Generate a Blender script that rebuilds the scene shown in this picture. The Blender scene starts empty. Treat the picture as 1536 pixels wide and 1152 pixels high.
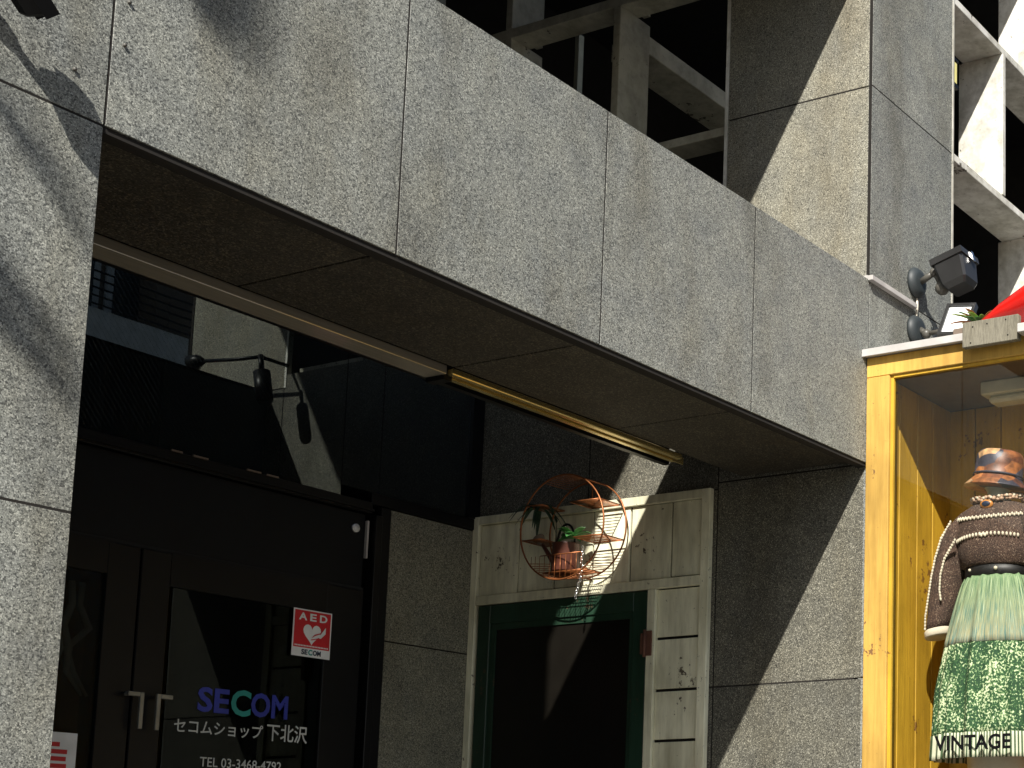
import bpy, bmesh, math, random
from mathutils import Vector, Matrix
random.seed(7)
R = math.radians
sc = bpy.context.scene
C = sc.collection

# ---------------------------------------------------------------- camera, light, exposure
cam_d = bpy.data.cameras.new('camera'); cam = bpy.data.objects.new('camera', cam_d); C.objects.link(cam)
cam_d.sensor_width = 36; cam_d.lens = 36*2357.166/1536
cam_d.shift_x = (768-1523.28)/1536; cam_d.shift_y = (978.58-576)/1536
cam_d.clip_start = 0.05; cam_d.clip_end = 1000
cam.location = (0, 0, 1.5)
cam.rotation_euler = (math.pi/2+0.1352973, 0, -1.1228604)
sc.camera = cam
SUN = Vector((-1.15, -0.575, 1.0)).normalized()
elev = math.asin(SUN.z); azim = math.atan2(SUN.x, SUN.y)
w = bpy.data.worlds.new('World'); sc.world = w; w.use_nodes = True
nt = w.node_tree; nt.nodes.clear()
sky = nt.nodes.new('ShaderNodeTexSky'); sky.sky_type = 'NISHITA'; sky.sun_disc = False
sky.sun_elevation = elev; sky.sun_rotation = azim % (2*math.pi)
bg = nt.nodes.new('ShaderNodeBackground'); bg.inputs[1].default_value = 0.06
wo = nt.nodes.new('ShaderNodeOutputWorld')
nt.links.new(sky.outputs[0], bg.inputs[0]); nt.links.new(bg.outputs[0], wo.inputs[0])
sd = bpy.data.lights.new('sun', 'SUN'); sd.energy = 5.0; sd.angle = R(0.53); sd.color = (1.0, 0.955, 0.88)
sun = bpy.data.objects.new('sun', sd); C.objects.link(sun); sun.location = (-8, -4, 12)
sun.rotation_euler = SUN.to_track_quat('Z', 'Y').to_euler()
sc.view_settings.view_transform = 'Standard'; sc.view_settings.look = 'None'
sc.view_settings.gamma = 1; sc.view_settings.use_curve_mapping = False
sc.view_settings.exposure = 0.78

# ---------------------------------------------------------------- materials
def new_mat(name):
    m = bpy.data.materials.new(name); m.use_nodes = True
    return m, m.node_tree.nodes, m.node_tree.links, m.node_tree.nodes['Principled BSDF']
def rgb(c): return (c[0], c[1], c[2], 1)
def coords(N, L, scale=(1, 1, 1)):
    tc = N.new('ShaderNodeTexCoord'); mp = N.new('ShaderNodeMapping')
    mp.inputs['Scale'].default_value = scale; L.new(tc.outputs['Object'], mp.inputs[0]); return mp.outputs[0]
def noise(N, L, vec, s, det=2, rough=.5):
    n = N.new('ShaderNodeTexNoise'); n.inputs['Scale'].default_value = s
    n.inputs['Detail'].default_value = det; n.inputs['Roughness'].default_value = rough
    L.new(vec, n.inputs['Vector']); return n.outputs['Fac']
def ramp(N, L, fac, stops):
    r = N.new('ShaderNodeValToRGB'); L.new(fac, r.inputs[0]); e = r.color_ramp.elements
    e[0].position = stops[0][0]; e[0].color = rgb(stops[0][1])
    e[1].position = stops[1][0]; e[1].color = rgb(stops[1][1])
    for p, c in stops[2:]:
        k = e.new(p); k.color = rgb(c)
    return r.outputs[0]
def mix(N, L, fac, a, b, mode='MIX'):
    m = N.new('ShaderNodeMix'); m.data_type = 'RGBA'; m.blend_type = mode
    for sock, v in ((m.inputs[0], fac), (m.inputs[6], a), (m.inputs[7], b)):
        if hasattr(v, 'links') or hasattr(v, 'is_linked'): L.new(v, sock)
        elif isinstance(v, (int, float)): sock.default_value = v
        else: sock.default_value = rgb(v)
    return m.outputs[2]
def bump(N, L, h, st, d, P):
    b = N.new('ShaderNodeBump'); b.inputs['Strength'].default_value = st; b.inputs['Distance'].default_value = d
    L.new(h, b.inputs['Height']); L.new(b.outputs[0], P.inputs['Normal'])
def plain(name, c, rough=.5, metal=0, spec=.5):
    m, N, L, P = new_mat(name)
    P.inputs['Base Color'].default_value = rgb(c); P.inputs['Roughness'].default_value = rough
    P.inputs['Metallic'].default_value = metal; P.inputs['Specular IOR Level'].default_value = spec
    v = coords(N, L); f = noise(N, L, v, 9, 4)
    col = ramp(N, L, f, [(.3, tuple(x*.82 for x in c)), (.7, tuple(min(1, x*1.12) for x in c))])
    L.new(col, P.inputs['Base Color'])
    return m
def granite(name, dark, mid, light, stain=(.5, .45, .36), gs=1.0):
    m, N, L, P = new_mat(name); v = coords(N, L)
    vo = N.new('ShaderNodeTexVoronoi'); vo.inputs['Scale'].default_value = 245*gs; L.new(v, vo.inputs['Vector'])
    sx = N.new('ShaderNodeSeparateColor'); L.new(vo.outputs['Color'], sx.inputs[0])
    g1 = ramp(N, L, sx.outputs[0], [(0.0, dark), (1.0, light), (.22, tuple(x*.62 for x in mid)), (.3, mid), (.78, tuple(x*1.1 for x in mid)), (.88, light)])
    n1 = noise(N, L, v, 330*gs, 2)
    g2 = ramp(N, L, n1, [(.36, (.58, .58, .59)), (.64, (1.38, 1.38, 1.36))])
    c = mix(N, L, 1.0, g1, g2, 'MULTIPLY')
    n2 = noise(N, L, v, 7, 5, .6)
    c = mix(N, L, 1.0, c, ramp(N, L, n2, [(.3, (.84, .85, .86)), (.7, (1.13, 1.12, 1.07))]), 'MULTIPLY')
    st = noise(N, L, coords(N, L, (1.6, 1.6, .45)), 2.2, 6, .65)
    c = mix(N, L, ramp(N, L, st, [(.48, (0, 0, 0)), (.72, (.62, .62, .62))]), c, mix(N, L, 1.0, c, stain, 'MULTIPLY'))
    oi = N.new('ShaderNodeObjectInfo')
    c = mix(N, L, 1.0, c, ramp(N, L, oi.outputs['Random'], [(0, (.90, .905, .90)), (1, (1.07, 1.065, 1.04))]), 'MULTIPLY')
    L.new(c, P.inputs['Base Color']); P.inputs['Roughness'].default_value = .6
    P.inputs['Specular IOR Level'].default_value = .35
    bump(N, L, sx.outputs[1], .25, .0015, P)
    return m
M = {}
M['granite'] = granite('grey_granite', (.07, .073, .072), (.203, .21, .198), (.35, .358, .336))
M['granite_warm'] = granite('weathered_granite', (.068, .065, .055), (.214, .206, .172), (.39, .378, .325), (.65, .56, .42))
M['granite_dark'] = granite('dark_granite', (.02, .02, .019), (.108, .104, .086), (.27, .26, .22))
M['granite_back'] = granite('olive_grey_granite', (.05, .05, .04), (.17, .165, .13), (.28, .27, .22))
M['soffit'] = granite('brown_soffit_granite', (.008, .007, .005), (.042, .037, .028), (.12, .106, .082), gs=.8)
M['mortar'] = plain('brown_joint_sealant', (.009, .007, .005), .95)
M['core'] = plain('dark_concrete_core', (.02, .019, .018), .9)
M['black'] = plain('black_steel', (.0045, .0045, .005), .38, 0, .25)
M['charcoal'] = plain('charcoal_panel', (.005, .006, .0075), .45, 0, .2)
M['brownpane'] = plain('dark_brown_pane', (.0075, .0065, .005), .3, 0, .3)
M['backboard'] = plain('blue_black_board', (.03, .045, .055), .7)
M['blackmatt'] = plain('interior_black', (.006, .006, .006), .9)
M['asphalt'] = plain('asphalt', (.06, .06, .06), .9)
M['pave'] = plain('pale_pavement', (.3, .285, .25), .85)
M['conc'] = granite('pale_concrete', (.25, .25, .24), (.36, .36, .35), (.45, .45, .43), gs=.3)
M['brick'] = plain('brown_cladding', (.16, .12, .09), .8)
M['whitewall'] = plain('white_render', (.72, .73, .72), .8)
M['rust'] = plain('rusty_hinge', (.12, .05, .03), .8)
M['copper'] = plain('copper_wire', (.30, .105, .035), .38, .6)
M['terra'] = plain('copper_red_can', (.10, .032, .02), .45)
M['chain'] = plain('chrome_chain', (.8, .8, .8), .15, 1)
M['handle'] = plain('satin_steel_handle', (.26, .25, .21), .4, .3)
M['white'] = plain('white_print', (.75, .76, .76), .5)
M['letter'] = plain('pale_lettering', (.5, .52, .5), .5)
M['red'] = plain('red_print', (.55, .012, .02), .5)
M['blue'] = plain('blue_print', (.02, .035, .32), .45)
M['teal'] = plain('teal_print', (.01, .26, .23), .45)
M['navy'] = plain('navy_print', (.01, .02, .05), .5)
M['redgloss'] = plain('red_vinyl', (.62, .012, .008), .25)
M['lampyellow'] = plain('yellow_lamp_glass', (.75, .68, .25), .35)
M['lens'] = plain('sky_glare_lens', (.8, .82, .82), .18)  # pale colour stands in for white sky glare on the glass
M['grey'] = plain('grey_cast_metal', (.085, .08, .068), .42)
M['darkgrey'] = plain('dark_grey_plastic', (.022, .022, .022), .33)
M['rubber'] = plain('blue_grey_rubber_plate', (.028, .035, .038), .55)
M['cream'] = plain('cream_cable', (.6, .55, .45), .5)
M['flash'] = plain('pale_metal_flashing', (.46, .44, .42), .5)
M['skin'] = plain('pale_mannequin_skin', (.55, .6, .5), .35)
M['bead'] = plain('cream_wool', (.62, .56, .43), .9)
M['shell'] = plain('tan_beads', (.45, .3, .2), .5)
M['brooch'] = plain('orange_brooch_rim', (.5, .2, .04), .35)
M['blackbelt'] = plain('black_belt', (.01, .01, .01), .5)
M['floorwood'] = plain('orange_wood', (.14, .05, .012), .6)
M['fixture'] = plain('cream_fixture', (.62, .6, .45), .5)

def stainless(name, c, rough):
    m, N, L, P = new_mat(name); v = coords(N, L, (1, 40, 40)); f = noise(N, L, v, 3, 3)
    L.new(ramp(N, L, f, [(.3, tuple(x*.85 for x in c)), (.7, c)]), P.inputs['Base Color'])
    P.inputs['Roughness'].default_value = rough; P.inputs['IOR'].default_value = 2.0
    return m, P
M['stainless'], p = stainless('pale_slat_enamel', (.26, .24, .195), .12)
M['brass'], p = stainless('brass_channel', (.9, .72, .3), .22); p.inputs['Metallic'].default_value = .85

def paint(name, base, dark, wear, streak=(6, 6, .7), amt=.6, rough=.6, crack=None):
    m, N, L, P = new_mat(name)
    s1 = noise(N, L, coords(N, L, streak), 5, 6, .65)
    c = mix(N, L, ramp(N, L, s1, [(.42, (0, 0, 0)), (.75, (amt, amt, amt))]), base, dark)
    n2 = noise(N, L, coords(N, L), 26, 6, .7)
    n3 = noise(N, L, coords(N, L), 3.2, 3, .5)
    a = N.new('ShaderNodeMath'); a.operation = 'MULTIPLY'; L.new(n2, a.inputs[0]); L.new(n3, a.inputs[1])
    f = ramp(N, L, a.outputs[0], [(.375, (0, 0, 0)), (.39, (1, 1, 1))])
    c = mix(N, L, f, c, wear)
    n4 = noise(N, L, coords(N, L), 60, 3, .6)
    c = mix(N, L, ramp(N, L, n4, [(.70, (0, 0, 0)), (.73, (.8, .8, .8))]), c, wear)
    oi = N.new('ShaderNodeObjectInfo')
    c = mix(N, L, 1.0, c, ramp(N, L, oi.outputs['Random'], [(0, (.84, .84, .82)), (1, (1.04, 1.04, 1.03))]), 'MULTIPLY')
    gr = noise(N, L, coords(N, L, (3, 3, 1.2)), 1.7, 4, .6)
    c = mix(N, L, 1.0, c, ramp(N, L, gr, [(.36, (.72, .71, .66)), (.6, (1.03, 1.03, 1.02))]), 'MULTIPLY')
    L.new(c, P.inputs['Base Color']); P.inputs['Roughness'].default_value = rough
    bump(N, L, s1, .5, .005, P)
    return m
M['cream_paint'] = paint('weathered_cream_paint', (.84, .82, .63), (.5, .48, .36), (.10, .08, .055), amt=.75)
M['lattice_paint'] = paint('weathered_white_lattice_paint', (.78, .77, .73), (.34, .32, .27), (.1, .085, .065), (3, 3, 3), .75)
M['lattice_dark'] = paint('darker_lattice_paint', (.52, .50, .41), (.26, .24, .19), (.06, .05, .035), (3, 3, 3), .75)  # darker, yellower copy of the lattice paint
M['yellow_paint'] = paint('yellow_board_paint', (.60, .365, .075), (.44, .25, .045), (.2, .1, .035), (10, 10, .6), .8, .7)
M['yellow_in'] = paint('ochre_inner_boards', (.60, .36, .03), (.42, .24, .02), (.2, .09, .02), (14, 14, .6), .7, .5)
M['green_paint'] = paint('dark_green_paint', (.014, .042, .024), (.009, .027, .016), (.07, .05, .03), amt=.6, rough=.45)
M['grey_wood'] = paint('bare_grey_wood', (.25, .23, .18), (.1, .09, .07), (.03, .025, .02), (1, 38, 5), .9, .8)

def glass(name, tint, ior, dark=None):
    m = bpy.data.materials.new(name); m.use_nodes = True; N = m.node_tree.nodes; L = m.node_tree.links; N.clear()
    o = N.new('ShaderNodeOutputMaterial'); mx = N.new('ShaderNodeMixShader'); fr = N.new('ShaderNodeFresnel')
    fr.inputs['IOR'].default_value = ior; tr = N.new('ShaderNodeBsdfTransparent'); tr.inputs[0].default_value = rgb(tint)
    gl = N.new('ShaderNodeBsdfGlossy'); gl.inputs['Roughness'].default_value = 0.0; gl.inputs[0].default_value = (.90, .99, .96, 1)
    v = coords(N, L); n = noise(N, L, v, 2.0, 2); b = N.new('ShaderNodeBump')
    b.inputs['Strength'].default_value = .015; b.inputs['Distance'].default_value = .01; L.new(n, b.inputs['Height'])
    L.new(b.outputs[0], gl.inputs['Normal'])
    ge = N.new('ShaderNodeNewGeometry'); iv = N.new('ShaderNodeMath'); iv.operation = 'SUBTRACT'; iv.inputs[0].default_value = 1; L.new(ge.outputs['Backfacing'], iv.inputs[1])
    mu = N.new('ShaderNodeMath'); mu.operation = 'MULTIPLY'; L.new(fr.outputs[0], mu.inputs[0]); L.new(iv.outputs[0], mu.inputs[1])
    L.new(mu.outputs[0], mx.inputs[0]); L.new(tr.outputs[0], mx.inputs[1]); L.new(gl.outputs[0], mx.inputs[2]); L.new(mx.outputs[0], o.inputs[0])
    return m
M['tglass'] = glass('dark_transom_glass', (.35, .4, .42), 2.05)
def wired(m):
    N = m.node_tree.nodes; L = m.node_tree.links; o = [n for n in N if n.type == 'OUTPUT_MATERIAL'][0]; sh = o.inputs[0].links[0].from_socket
    wv = N.new('ShaderNodeTexWave'); wv.inputs['Scale'].default_value = 16; wv.inputs['Distortion'].default_value = .4
    mp = N.new('ShaderNodeMapping'); mp.inputs['Rotation'].default_value = (0, R(38), 0); tc = N.new('ShaderNodeTexCoord'); L.new(tc.outputs['Object'], mp.inputs[0]); L.new(mp.outputs[0], wv.inputs['Vector'])
    f = ramp(N, L, wv.outputs['Fac'], [(.86, (0, 0, 0)), (.97, (.16, .16, .16))]); df = N.new('ShaderNodeBsdfDiffuse'); df.inputs[0].default_value = (.22, .26, .27, 1)
    mx = N.new('ShaderNodeMixShader'); L.new(f, mx.inputs[0]); L.new(sh, mx.inputs[1]); L.new(df.outputs[0], mx.inputs[2]); L.new(mx.outputs[0], o.inputs[0])
wired(M['tglass'])
M['dglass'] = glass('dark_door_glass', (.45, .45, .42), 1.32)
M['sglass'] = glass('display_glass', (.97, .97, .96), 1.6)

def knit():
    m, N, L, P = new_mat('brown_knit_wool'); v = coords(N, L)
    n = noise(N, L, v, 190, 2); n2 = noise(N, L, v, 14, 3)
    c = ramp(N, L, n, [(.35, (.028, .016, .012)), (.62, (.10, .062, .045)), (.72, (.34, .27, .2))])
    c = mix(N, L, 1.0, c, ramp(N, L, n2, [(.3, (.8, .8, .8)), (.7, (1.2, 1.15, 1.1))]), 'MULTIPLY')
    L.new(c, P.inputs['Base Color']); P.inputs['Roughness'].default_value = .95; bump(N, L, n, .6, .004, P); return m
M['knit'] = knit()
def ang_coord(N, L, cx, cy, k):
    tc = N.new('ShaderNodeTexCoord'); s = N.new('ShaderNodeSeparateXYZ'); L.new(tc.outputs['Object'], s.inputs[0])
    def mth(op, a, b=None):
        q = N.new('ShaderNodeMath'); q.operation = op
        for i, x in enumerate((a, b)):
            if x is None: continue
            if isinstance(x, (int, float)): q.inputs[i].default_value = x
            else: L.new(x, q.inputs[i])
        return q.outputs[0]
    a = mth('ARCTAN2', mth('SUBTRACT', s.outputs[1], cy), mth('SUBTRACT', s.outputs[0], cx))
    cb = N.new('ShaderNodeCombineXYZ'); L.new(mth('MULTIPLY', a, k), cb.inputs[0]); L.new(s.outputs[2], cb.inputs[2])
    return cb.outputs[0], a, s.outputs[2], mth
def skirt_mats(cx, cy):
    m1, N, L, P = new_mat('pale_green_streaked_cloth'); v, a, z, mth = ang_coord(N, L, cx, cy, 60)
    mp = N.new('ShaderNodeMapping'); mp.inputs['Scale'].default_value = (1, 1, 9); L.new(v, mp.inputs[0])
    n = noise(N, L, mp.outputs[0], 1.0, 3, .6)
    zf = N.new('ShaderNodeMapRange'); zf.inputs[1].default_value = 2.48; zf.inputs[2].default_value = 2.8; L.new(z, zf.inputs[0])
    top = ramp(N, L, n, [(.38, (.04, .10, .035)), (.55, (.22, .34, .17)), (.68, (.5, .56, .38))])
    low = ramp(N, L, n, [(.32, (.05, .12, .09)), (.44, (.17, .27, .24)), (.54, (.34, .29, .15)), (.66, (.36, .45, .36))])
    L.new(mix(N, L, zf.outputs[0], low, top), P.inputs['Base Color']); P.inputs['Roughness'].default_value = .85
    m2, N, L, P = new_mat('green_speckled_cloth'); v = coords(N, L)
    n = noise(N, L, v, 105, 2, .6); n2 = noise(N, L, v, 9, 2)
    s = N.new('ShaderNodeMath'); s.operation = 'ADD'; L.new(n, s.inputs[0])
    k = N.new('ShaderNodeMath'); k.operation = 'MULTIPLY_ADD'; L.new(n2, k.inputs[0]); k.inputs[1].default_value = .45; k.inputs[2].default_value = -.225
    L.new(k.outputs[0], s.inputs[1])
    L.new(ramp(N, L, s.outputs[0], [(.40, (.014, .05, .02)), (.53, (.035, .115, .035)), (.57, (.3, .42, .2)), (.64, (.62, .68, .45))]), P.inputs['Base Color'])
    P.inputs['Roughness'].default_value = .85
    m3, N, L, P = new_mat('cream_and_green_striped_hem'); v, a, z, mth = ang_coord(N, L, cx, cy, 1)
    sn = mth('SINE', mth('MULTIPLY', a, 105))
    L.new(ramp(N, L, mth('MULTIPLY_ADD', sn, .5) if False else mth('ADD', mth('MULTIPLY', sn, .5), .5),
               [(.38, (.05, .09, .04)), (.55, (.6, .62, .46))]), P.inputs['Base Color']); P.inputs['Roughness'].default_value = .8
    return m1, m2, m3
def hat_mat():
    m, N, L, P = new_mat('patchwork_hat_cloth'); tc = coords(N, L, (7, 7, 12))
    vo = N.new('ShaderNodeTexVoronoi'); vo.inputs['Scale'].default_value = 1.6; L.new(tc, vo.inputs['Vector'])
    s = N.new('ShaderNodeSeparateColor'); L.new(vo.outputs['Color'], s.inputs[0])
    c = ramp(N, L, s.outputs[0], [(0, (.03, .03, .045)), (1, (.09, .09, .13)), (.34, (.04, .042, .065)), (.4, (.13, .045, .02)), (.62, (.32, .13, .045)), (.78, (.45, .28, .14)), (.86, (.05, .05, .08))])
    n = noise(N, L, coords(N, L), 30, 3)
    c = mix(N, L, 1.0, c, ramp(N, L, n, [(.3, (.5, .5, .55)), (.7, (1.6, 1.5, 1.35))]), 'MULTIPLY')
    L.new(c, P.inputs['Base Color']); P.inputs['Roughness'].default_value = .45; return m
M['hat'] = hat_mat()
M['hatband'] = plain('dark_blue_hat_band', (.035, .035, .05), .6)
def leaf(name, a, b):
    m, N, L, P = new_mat(name); n = noise(N, L, coords(N, L), 40, 2)
    L.new(ramp(N, L, n, [(.3, a), (.7, b)]), P.inputs['Base Color']); P.inputs['Roughness'].default_value = .45; return m
M['leaf'] = leaf('green_leaf', (.03, .13, .035), (.1, .3, .08))
M['leafdark'] = leaf('dark_leaf', (.008, .025, .01), (.02, .06, .025))
M['leaflight'] = leaf('yellow_green_leaf', (.16, .32, .04), (.35, .5, .1))
M['leafdry'] = leaf('dry_orange_leaf', (.3, .1, .03), (.5, .22, .08))

# ---------------------------------------------------------------- mesh helpers
class MB:
    def __init__(s): s.bm = bmesh.new(); s.mi = 0
    def _tag(s, faces):
        for f in faces: f.material_index = s.mi
    def box(s, x0, x1, y0, y1, z0, z1, bev=0, rot=None):
        g = bmesh.ops.create_cube(s.bm, size=1)
        c = Vector(((x0+x1)/2, (y0+y1)/2, (z0+z1)/2)); d = (abs(x1-x0), abs(y1-y0), abs(z1-z0))
        for v in g['verts']: v.co = Vector((v.co.x*d[0], v.co.y*d[1], v.co.z*d[2]))
        if bev:
            es = list({e for v in g['verts'] for e in v.link_edges})
            r = bmesh.ops.bevel(s.bm, geom=es, offset=bev, segments=1, affect='EDGES')
            vs = list({v for f in r['faces'] for v in f.verts}); vs += [v for v in g['verts'] if v.is_valid and v not in vs]
        else: vs = g['verts']
        for v in vs: v.co = (rot @ v.co if rot else v.co) + c
        s._tag({f for v in vs for f in v.link_faces}); return s
    def frame(s, m, pts_faces):
        pts, faces = pts_faces; vs = [s.bm.verts.new(m @ Vector(p)) for p in pts]
        fs = [s.bm.faces.new([vs[i] for i in f]) for f in faces]; s._tag(fs); return s
    def quad(s, *p):
        f = s.bm.faces.new([s.bm.verts.new(Vector(q)) for q in p]); s._tag([f]); return s
    def tube(s, pts, r, n=8, closed=False, cap=True):
        pts = [Vector(p) for p in pts]; k = len(pts); rings = []; prev = None
        for i, p in enumerate(pts):
            a = pts[(i-1) % k] if (i or closed) else p; b = pts[(i+1) % k] if (i < k-1 or closed) else p
            t = (b-a).normalized()
            if prev is None:
                u = t.cross(Vector((0, 0, 1)));
                if u.length < .05: u = t.cross(Vector((1, 0, 0)))
                u.normalize()
            else:
                u = prev - t*prev.dot(t); u.normalize()
            prev = u; v = t.cross(u); rr = r[i] if isinstance(r, (list, tuple)) else r
            rings.append([s.bm.verts.new(p + (u*math.cos(2*math.pi*j/n)+v*math.sin(2*math.pi*j/n))*rr) for j in range(n)])
        fs = []
        for i in range(k if closed else k-1):
            A, B = rings[i], rings[(i+1) % k]
            for j in range(n): fs.append(s.bm.faces.new((A[j], A[(j+1) % n], B[(j+1) % n], B[j])))
        if cap and not closed:
            fs.append(s.bm.faces.new(rings[0][::-1])); fs.append(s.bm.faces.new(rings[-1]))
        for f in fs: f.smooth = True
        s._tag(fs); return s
    def loft(s, rings, cap=True, smooth=True):
        R_ = [[s.bm.verts.new(Vector(p)) for p in r] for r in rings]; fs = []; n = len(rings[0])
        for A, B in zip(R_, R_[1:]):
            for j in range(n): fs.append(s.bm.faces.new((A[j], A[(j+1) % n], B[(j+1) % n], B[j])))
        for f in fs: f.smooth = smooth
        if cap: fs += [s.bm.faces.new(R_[0][::-1]), s.bm.faces.new(R_[-1])]
        s._tag(fs); return s
    def ball(s, c, r, sc_=(1, 1, 1), sub=1, m=None):
        g = bmesh.ops.create_icosphere(s.bm, subdivisions=sub, radius=r)
        for v in g['verts']:
            q = Vector((v.co.x*sc_[0], v.co.y*sc_[1], v.co.z*sc_[2])); v.co = (m @ q if m else q) + Vector(c)
        fs = {f for v in g['verts'] for f in v.link_faces}
        for f in fs: f.smooth = True
        s._tag(fs); return s
    def mesh(s, me, mat4):
        base = len(s.bm.verts); vs = [s.bm.verts.new(mat4 @ v.co) for v in me.vertices]; fs = []
        for p in me.polygons:
            try: fs.append(s.bm.faces.new([vs[i] for i in p.vertices]))
            except ValueError: pass
        s._tag(fs); return s
def obj(name, mb, mats, parent=None, **props):
    me = bpy.data.meshes.new(name); bmesh.ops.recalc_face_normals(mb.bm, faces=mb.bm.faces[:]); mb.bm.to_mesh(me); mb.bm.free()
    for m in (mats if isinstance(mats, (list, tuple)) else [mats]): me.materials.append(m)
    o = bpy.data.objects.new(name, me); C.objects.link(o)
    if parent:
        o.parent = parent; o.matrix_parent_inverse = wm(parent).inverted()
    for k, v in props.items(): o[k] = v
    return o
def wm(o):
    m = Matrix.Translation(o.location) if o.parent is None and o.type == 'EMPTY' else Matrix.Identity(4)
    return m
def thing(name, loc, label, cat, group=None):
    o = bpy.data.objects.new(name, None); C.objects.link(o); o.location = loc; o.empty_display_size = .1
    o['label'] = label; o['category'] = cat
    if cat == 'floodlight': o['group'] = 'floodlights on the granite wall'
    if cat == 'lattice': o['group'] = 'timber lattices beside the pillar'
    if group: o['group'] = group
    return o
def bx(name, dims, mat, parent=None, bev=0, rot=None, **k):
    return obj(name, MB().box(*dims, bev=bev, rot=rot), mat, parent, **k)
def text_mesh(txt, size, bold=0, sx=1.0, ext=0.0, align='LEFT'):
    cu = bpy.data.curves.new('lettering', 'FONT'); cu.body = txt; cu.size = size; cu.offset = bold; cu.extrude = ext
    cu.align_x = align; cu.resolution_u = 3
    o = bpy.data.objects.new('lettering', cu); C.objects.link(o)
    dg = bpy.context.evaluated_depsgraph_get(); dg.update()
    me = bpy.data.meshes.new_from_object(o.evaluated_get(dg)); bpy.data.objects.remove(o); bpy.data.curves.remove(cu)
    return me
def fit_text(mb, txt, origin, right, up, width, height, bold=.0, gap=0, shear=0.0):
    """lettering scaled to a real width and height (metres) on a plane"""
    me = text_mesh(txt, 1.0, bold)
    xs = [v.co.x for v in me.vertices]; ys = [v.co.y for v in me.vertices]
    x0, x1, y0, y1 = min(xs), max(xs), min(ys), max(ys)
    r, u = Vector(right), Vector(up); n = r.cross(u); o = Vector(origin)
    m = Matrix((( r.x, u.x, n.x, o.x), (r.y, u.y, n.y, o.y), (r.z, u.z, n.z, o.z), (0, 0, 0, 1)))
    s = Matrix.Diagonal((width/(x1-x0), height/(y1-y0), 1, 1)) @ Matrix.Translation((-x0, -y0, 0))
    mb.mesh(me, m @ s); bpy.data.meshes.remove(me)

# ---------------------------------------------------------------- ground and streets
bx('street', (-60, 60, -45, 2.6, -.12, 0), M['asphalt'], kind='structure')
bx('pavement', (-60, 60, 2.6, 60, -.12, .12), M['pave'], kind='structure')
bx('shop_step', (1.9, 6.1, 3.75, 6.2, .12, .74), M['pave'], kind='structure', bev=.01)

# ---------------------------------------------------------------- granite building
G = 'granite_panel'
FY = 3.6; XL = 2.322; XR = 5.945
b = thing('granite_building', (2.32, 3.6, .12), 'grey granite clad building with a recessed shop entrance under a deep beam', 'building')
JG = .0032; TH = .035
def panel_y(x0, x1, z0, z1, y=FY, mat='granite', side=-1):      # panel facing -Y
    return bx(G, (x0+JG, x1-JG, y, y+TH, z0+JG, z1-JG), M[mat], b, bev=.0008)
def panel_x(y0, y1, z0, z1, x=XR, mat='granite_warm'):          # panel facing -X
    return bx(G, (x, x+TH, y0+JG, y1-JG, z0+JG, z1-JG), M[mat], b, bev=.0015)
def panel_z(x0, x1, y0, y1, z, mat='soffit'):             # panel facing down
    return bx(G, (x0+JG, x1-JG, y0+JG, y1-JG, z, z+TH), M[mat], b, bev=.0015)
xs = [XL, 3.235, 4.140, 5.046, XR]
zl = [.12, .40, 1.356, 2.331, 3.302, 4.171, 5.118, 6.07, 7.0, 7.95, 8.9]
for x0, x1 in ((-1.3, -.395), (-.395, .512), (.512, 1.417), (1.417, XL)):
    for z0, z1 in zip(zl, zl[1:]): panel_y(x0, x1, z0, z1)
for x0, x1 in zip(xs, xs[1:]):
    panel_y(x0, x1, 3.302, 4.171)
    for z0, z1 in ((5.83, 6.7), (6.7, 7.6), (7.6, 8.9)): panel_y(x0, x1, z0, z1)
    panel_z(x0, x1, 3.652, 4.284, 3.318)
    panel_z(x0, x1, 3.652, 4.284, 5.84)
PX = 6.742
for z0, z1 in zip(zl, zl[1:]): panel_y(XR, PX, z0, z1)
zs = [.12, .40, 1.356, 2.327, 3.302, 4.171, 5.116, 6.07, 7.0, 7.95, 8.9]
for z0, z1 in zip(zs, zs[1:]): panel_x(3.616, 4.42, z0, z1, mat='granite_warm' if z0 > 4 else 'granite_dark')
# left reveal of the opening, facing +X
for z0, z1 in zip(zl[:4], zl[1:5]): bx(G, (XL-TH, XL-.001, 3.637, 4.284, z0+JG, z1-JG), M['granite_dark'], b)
# side wall inside the recess, above and beside the timber screen
for y0, y1 in ((4.42, 5.206), (5.206, 5.926)):
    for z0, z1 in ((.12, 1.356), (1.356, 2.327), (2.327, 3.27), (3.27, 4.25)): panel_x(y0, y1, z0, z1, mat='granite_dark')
# back wall pieces, right of the glass door
for z0, z1 in ((.74, 1.6), (1.6, 2.565), (2.565, 3.205)):
    bx(G, (5.372, 5.94, 5.926, 5.961, z0+JG, z1-JG), M['granite_back'], b, bev=.0015)
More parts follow.
